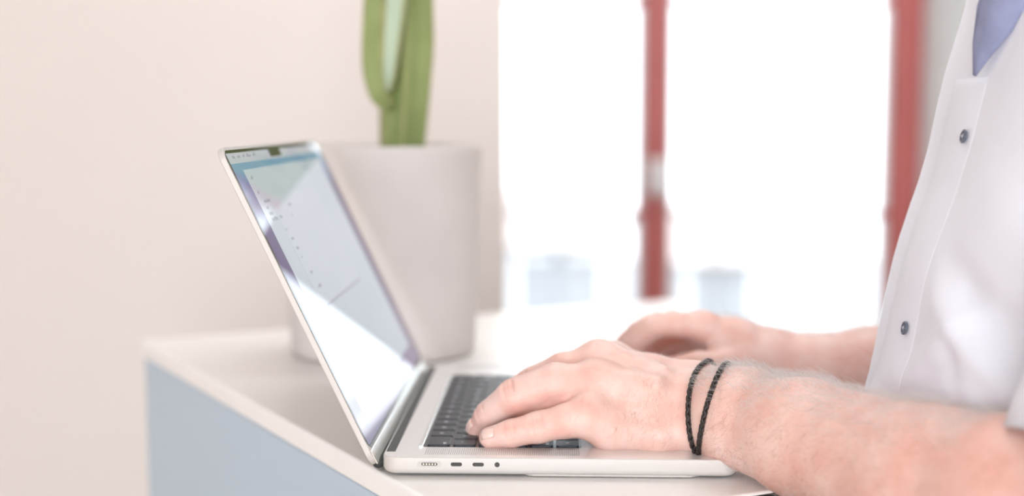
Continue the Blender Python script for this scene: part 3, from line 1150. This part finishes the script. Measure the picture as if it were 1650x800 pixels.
def grow(V, N, mask_p, count, flow, lmin, lmax, lift, rad):
    sel = RNG.choice(len(V), count, p=mask_p / mask_p.sum())
    vs, fs = [], []
    for i in sel:
        p, n = V[i], N[i]
        f = np.array(flow) + RNG.normal(0, .35, 3)
        f = f - n * (f @ n); f /= np.linalg.norm(f)
        L = RNG.uniform(lmin, lmax)
        lf = lift * RNG.uniform(.4, 1.5)
        curl = RNG.normal(0, .35, 3)
        s = np.cross(f, n)
        b = len(vs)
        for k in range(5):
            tt = k / 4
            q = p + L * (f * tt * (1 - .15 * lf) + n * lf * (tt - .55 * tt * tt) + curl * .35 * tt * tt)
            r = rad * (1 - .75 * tt)
            vs += [q + s * r, q - s * r * .5 + n * r * .87, q - s * r * .5 - n * r * .87]
            if k:
                o = b + 3 * k
                for j in range(3): fs.append((o - 3 + j, o - 3 + (j + 1) % 3, o + (j + 1) % 3, o + j))
    return vs, fs


def hair_obj(name, VF, m):
    vs, fs = VF
    me = bpy.data.meshes.new(name)
    me.from_pydata([tuple(np.array(v) - np.array(body_org)) for v in vs], [], fs)
    me.shade_smooth()
    return tag(link(name, me, person, m), kind='stuff')


def gauss(P, c, r): return np.exp(-((P - np.array(c)) ** 2).sum(1) / (r * r))


VA, QA = parts[0]; NA = normals_of(VA, QA)
arm_dir = Vector(ctr[0]) - Vector(ctr[3]); arm_dir.normalize()
u_t = np.clip(((VA - np.array(ctr[1])) @ -np.array(arm_dir)) / .20, -.2, 1.3)
top = np.clip(NA[:, 2] * .9 + NA[:, 1] * .5, 0, 1) ** 2
m_top = top * (u_t > -.12) * (u_t < 1.05) * (1 - .35 * np.clip(u_t, 0, 1))
hair_obj('arm_hair', grow(VA, NA, m_top, 5200, (-.55, .55, .10), .006, .018, .60, .00010), M['hair'])
low = np.clip(-NA[:, 2], 0, 1) * (u_t > .02) * (u_t < .5) * np.clip(-NA[:, 1] + .4, 0, 1)
hair_obj('arm_hair', grow(VA, NA, low + 1e-9, 130, (-.5, .2, -.6), .006, .013, .5, .00007), M['hair'])
side = np.clip(-NA[:, 1], 0, 1) * (u_t > .0) * (u_t < 1.2)
hair_obj('arm_hair', grow(VA, NA, side, 1300, (-.5, .1, -.35), .004, .010, .12, .00005), M['hair_dark'])
hb = gauss(VA, at(1040, 665, .920), .026) * np.clip(-NA[:, 1], 0, 1)
hair_obj('hand_hair', grow(VA, NA, hb, 260, (-.2, 0, -.7), .004, .009, .12, .00006), M['hair_dark'])
hb = gauss(VA, at(1050, 582, .968), .030) * np.clip(NA[:, 2], 0, 1)
hair_obj('hand_hair', grow(VA, NA, hb, 220, (-.6, .4, 0), .004, .009, .45, .00006), M['hair'])
VB, QB = parts[1]; NB = normals_of(VB, QB)
mb = np.clip(NB[:, 2], 0, 1) ** 1.5 * (VB[:, 0] > .185)
hair_obj('arm_hair', grow(VB, NB, mb, 2000, (-.7, .1, .2), .006, .015, .5, .00008), M['hair'])

# ------------------------------------------------------------------ shirt
SH = [  # pixel row, silhouette column
    (-120, 1640), (-60, 1622), (0, 1608), (60, 1590), (110, 1575), (170, 1560), (240, 1544), (300, 1526), (340, 1511), (400, 1490), (440, 1478),
    (490, 1466), (540, 1455), (590, 1444), (632, 1433)]
prof_z, prof_x = [], []
for v, u in SH:
    p = at(u, v, .885)
    prof_z.append(p.z); prof_x.append(p.x)
prof_z += [.03, 0.0, -.05, -.12, -.20]
prof_x += [.2515, .250, .275, .305, .325]
o_ = np.argsort(prof_z)
pz, px_ = np.array(prof_z)[o_], np.array(prof_x)[o_]
front = lambda z: float(np.interp(z, pz, px_))


def shirt_pt(z, a):
    """a = 0 front (towards -x), positive round to the camera side (-y)"""
    fx_ = front(z)
    back = .585 - .02 * max(0, z - .2) / .2
    cx = (fx_ + back) / 2 + .02
    rx = cx - fx_
    w = np.interp(z, [-.2, 0, .1, .25, .33, .40, .45], [.185, .180, .178, .185, .175, .11, .075])
    if z > .30:
        rx *= np.interp(z, [.30, .45], [1, .75])
        cx = fx_ + rx
    ca, sa = math.cos(a), math.sin(a)
    e_ = .82
    x = cx - rx * math.copysign(abs(ca) ** e_, ca)
    y = TC - w * math.copysign(abs(sa) ** e_, sa)
    # soft folds
    d = .0022 * math.sin(9 * a + 26 * z + 2 * math.sin(17 * z)) * (1 - .6 * abs(ca))
    d += .004 * math.sin(5 * a - 34 * z) * max(0, sa) * .6
    fa = (a - .95) * .9 + (z - .125) * 9
    d += .011 * math.exp(-(fa / .22) ** 2) * math.exp(-((a - 1.05) / .55) ** 2)
    fb = (a - .55) * 1.1 + (z - .06) * 7
    d += .005 * math.exp(-(fb / .16) ** 2) * math.exp(-((a - .6) / .4) ** 2)
    fc = (a - .25) - (z - .085) * 6
    d += .0035 * math.exp(-(fc / .07) ** 2) * math.exp(-((z - .075) / .05) ** 2)
    def st(lo, hi, q): return min(1, max(0, (q - lo) / (hi - lo)))
    d -= .0075 * math.exp(-((z - .140 + (a - .22) * .085) / .014) ** 2) * st(.16, .36, a) * st(1.6, 1.1, a)
    d += .006 * math.exp(-((z - .120 + (a - .22) * .10) / .010) ** 2) * st(.16, .36, a) * st(1.6, 1.1, a)
    d -= .0025 * math.exp(-((z - .135 + (a - .20) * .26) / .014) ** 2) * st(.2, .4, a) * st(1.4, .9, a)
    return Vector((x - d * ca, y - d * sa, z))


bm = bmesh.new()
NZ, NA_ = 120, 220
rings = []
for i in range(NZ + 1):
    z = -.17 + (.425 + .17) * i / NZ
    rings.append([shirt_pt(z, 2 * math.pi * j / NA_) for j in range(NA_)])
loft(bm, rings, False, False)
shirt = child('shirt', bm, M['shirt'])
shirt['label'] = 'white button-up shirt with blue collar lining'
so = shirt.modifiers.new('cloth', 'SOLIDIFY'); so.thickness = .0012; so.offset = -1
# placket strip down the front
bm = bmesh.new()
rings = []
for i in range(70):
    z = -.10 + .362 * i / 69
    r = []
    for a_, lift in ((-.10, .0002), (-.095, .0016), (0.0, .0018), (.105, .0005), (.12, -.0006)):
        p = shirt_pt(z, a_); p.x -= lift
        r.append(p)
    rings.append(r)
loft(bm, rings, False, False, closed=False)
pl = child('placket', bm, M['shirt'])
so = pl.modifiers.new('cloth', 'SOLIDIFY'); so.thickness = .0008


def surf(z, a):
    p = shirt_pt(z, a)
    n = (shirt_pt(z, a + .02) - shirt_pt(z, a - .02)).cross(shirt_pt(z + .004, a) - shirt_pt(z - .004, a)).normalized()
    if n.dot(p - Vector((.42, TC, z))) < 0: n.negate()
    return p, n


def button(z, a):
    p, n = surf(z, a)
    p = p + n * .0022
    t1 = n.orthogonal().normalized(); t2 = n.cross(t1)
    R = .0048
    bm = bmesh.new()
    loft(bm, [[p + n * h + (t1 * math.cos(q * math.pi / 12) + t2 * math.sin(q * math.pi / 12)) * r for q in range(24)]
              for r, h in ((R * .9, -.0002), (R, .0005), (R * .95, .0014), (R * .75, .0016), (R * .68, .0010), (R * .1, .0009))])
    for v in bm.verts: v.co = v.co - body_org
    b = bm_obj('button', bm, M['button'], shirt, True)
    bm = bmesh.new()
    for s in (1, -1):
        tube(bm, [p + (t1 + t2 * s) * .0013 + n * .0008, p + n * .0022, p - (t1 + t2 * s) * .0013 + n * .0008], .0004, 5)
    for v in bm.verts: v.co = v.co - body_org
    bm_obj('button_thread', bm, M['thread'], shirt, True)


button(at(1565, 221, .88).z, .07)
button(at(1465, 530, .88).z, .05)
# collar: open leaf folded out, dark blue lining showing
bm = bmesh.new()
cl = [(1570, 122, .868), (1577, 84, .862), (1592, 38, .856), (1612, -8, .850), (1650, -60, .845), (1715, -110, .835)]
rings = []
for k, (u, v, y) in enumerate(cl):
    p = at(u, v, y)
    f = k / (len(cl) - 1)
    wv = .001 + .030 * min(1, f * 2.0); g = min(1, .08 + f * 2.2)
    rings.append([p + Vector((-.003 * g, .012 * g, wv * .5)), p + Vector((0, -.004 * g, 0)), p + Vector(((.010 + .004 * f) * g, -.012 * g, -.006 * g))])
loft(bm, rings, False, False, closed=False)
bmesh.ops.subdivide_edges(bm, edges=bm.edges[:], cuts=2, use_grid_fill=True, smooth=.6)
co = child('collar', bm, M['lining'])
co['label'] = 'open collar showing dark blue lining'
so = co.modifiers.new('cloth', 'SOLIDIFY'); so.thickness = .0012; so.offset = 0

# sleeves
def sleeve(p_hem, p_sh, r_hem, r_sh, name):
    p_hem, p_sh = Vector(p_hem), Vector(p_sh)
    t = (p_sh - p_hem).normalized(); a1 = t.orthogonal().normalized(); a2 = t.cross(a1)
    bm = bmesh.new()
    rings = []
    for i in range(24):
        f = i / 23
        r = r_hem + (r_sh - r_hem) * f
        ring = []
        for q in range(48):
            a = 2 * math.pi * q / 48
            rr = r * (1 + .035 * math.sin(4 * a + 9 * f) + .02 * math.sin(7 * a - 14 * f))
            ring.append(p_hem.lerp(p_sh, f) + (a1 * math.cos(a) + a2 * math.sin(a)) * rr)
        rings.append(ring)
    loft(bm, rings, False, False)
    o = child(name, bm, M['shirt'])
    so = o.modifiers.new('cloth', 'SOLIDIFY'); so.thickness = .0012; so.offset = 1


sleeve((.338, .693, .046), (.450, .760, .345), .068, .074, 'sleeve')
sleeve((.470, 1.10, .095), (.455, 1.045, .345), .062, .072, 'sleeve')
# trousers
bm = bmesh.new()
for s in (-1, 1):
    rings = []
    for i in range(16):
        f = i / 15
        z = -.10 - .90 * f
        cx_, cy_ = .475 + .015 * f, TC + s * (.085 + .015 * f)
        r = .100 - .036 * f
        rings.append([(cx_ + r * 1.1 * math.cos(q * math.pi / 16), cy_ + r * math.sin(q * math.pi / 16) * .98, z) for q in range(32)])
    loft(bm, rings, False, False)
child('trousers', bm, M['trousers'])

# ------------------------------------------------------------------ braided bracelets round the left wrist
def loop_on_arm(p_top, p_side, p_bot, rad):
    p_top, p_side, p_bot = Vector(p_top), Vector(p_side), Vector(p_bot)
    n = (p_side - p_top).cross(p_bot - p_side).normalized()
    c0 = (p_top + p_bot) / 2 + Vector((.002, .012, 0))
    c = c0 - n * (c0 - p_side).dot(n)
    e1 = (p_top - c); e1 = (e1 - n * e1.dot(n)).normalized(); e2 = n.cross(e1)
    pts = []
    for i in range(90):
        a = 2 * math.pi * i / 90
        d = e1 * math.cos(a) + e2 * math.sin(a)
        r0, r = 0.0, 0.0
        while r < .08 and LA.value(c + d * r) < rad * .75: r += .0008
        pts.append(r)
    for _ in range(6):
        pts = [(pts[i - 1] + 2 * pts[i] + pts[(i + 1) % 90]) / 4 for i in range(90)]
    return [c + (e1 * math.cos(2 * math.pi * i / 90) + e2 * math.sin(2 * math.pi * i / 90)) * pts[i] for i in range(90)]


CR = .0019
bors = at(1130, 650, .945)
for (a, b, c, lab) in (((1146, 587, .968), (1112, 655, .915), (1134, 729, .928), 'thin black braided cord bracelet nearer the fingers on the left wrist'),
                       ((1176, 592, .955), (1146, 648, .908), (1133, 728, .926), 'thin black braided cord bracelet nearer the elbow on the left wrist')):
    pts = loop_on_arm(at(*a), at(*b), at(*c), CR)
    org = sum(pts, Vector()) / len(pts)
    root = empty('bracelet', org)
    tag(root, lab, 'bracelet')
    m_ = len(pts)
    up = None
    frames = []
    for i in range(m_):
        t = (pts[(i + 1) % m_] - pts[i - 1]).normalized()
        rad_v = (pts[i] - org); rad_v = (rad_v - t * rad_v.dot(t)).normalized()
        frames.append((rad_v, t.cross(rad_v)))
    turns = 30
    for sgn, ph in ((1, 0), (1, math.pi), (-1, math.pi / 2), (-1, 3 * math.pi / 2)):
        path = []
        K = 6
        for i in range(m_ * K // 1):
            f = i / K; i0 = int(f) % m_; i1 = (i0 + 1) % m_; w_ = f - int(f)
            p = pts[i0].lerp(pts[i1], w_)
            u1 = frames[i0][0].lerp(frames[i1][0], w_); u2 = frames[i0][1].lerp(frames[i1][1], w_)
            a_ = sgn * 2 * math.pi * turns * i / (m_ * K) + ph
            path.append(p - org + u1 * (.00105 * math.cos(a_)) + u2 * (.00105 * math.sin(a_)))
        bm = bmesh.new()
        tube(bm, path, .00095, 6, closed=True)
        bm_obj('cord', bm, M['cord'], root, True)
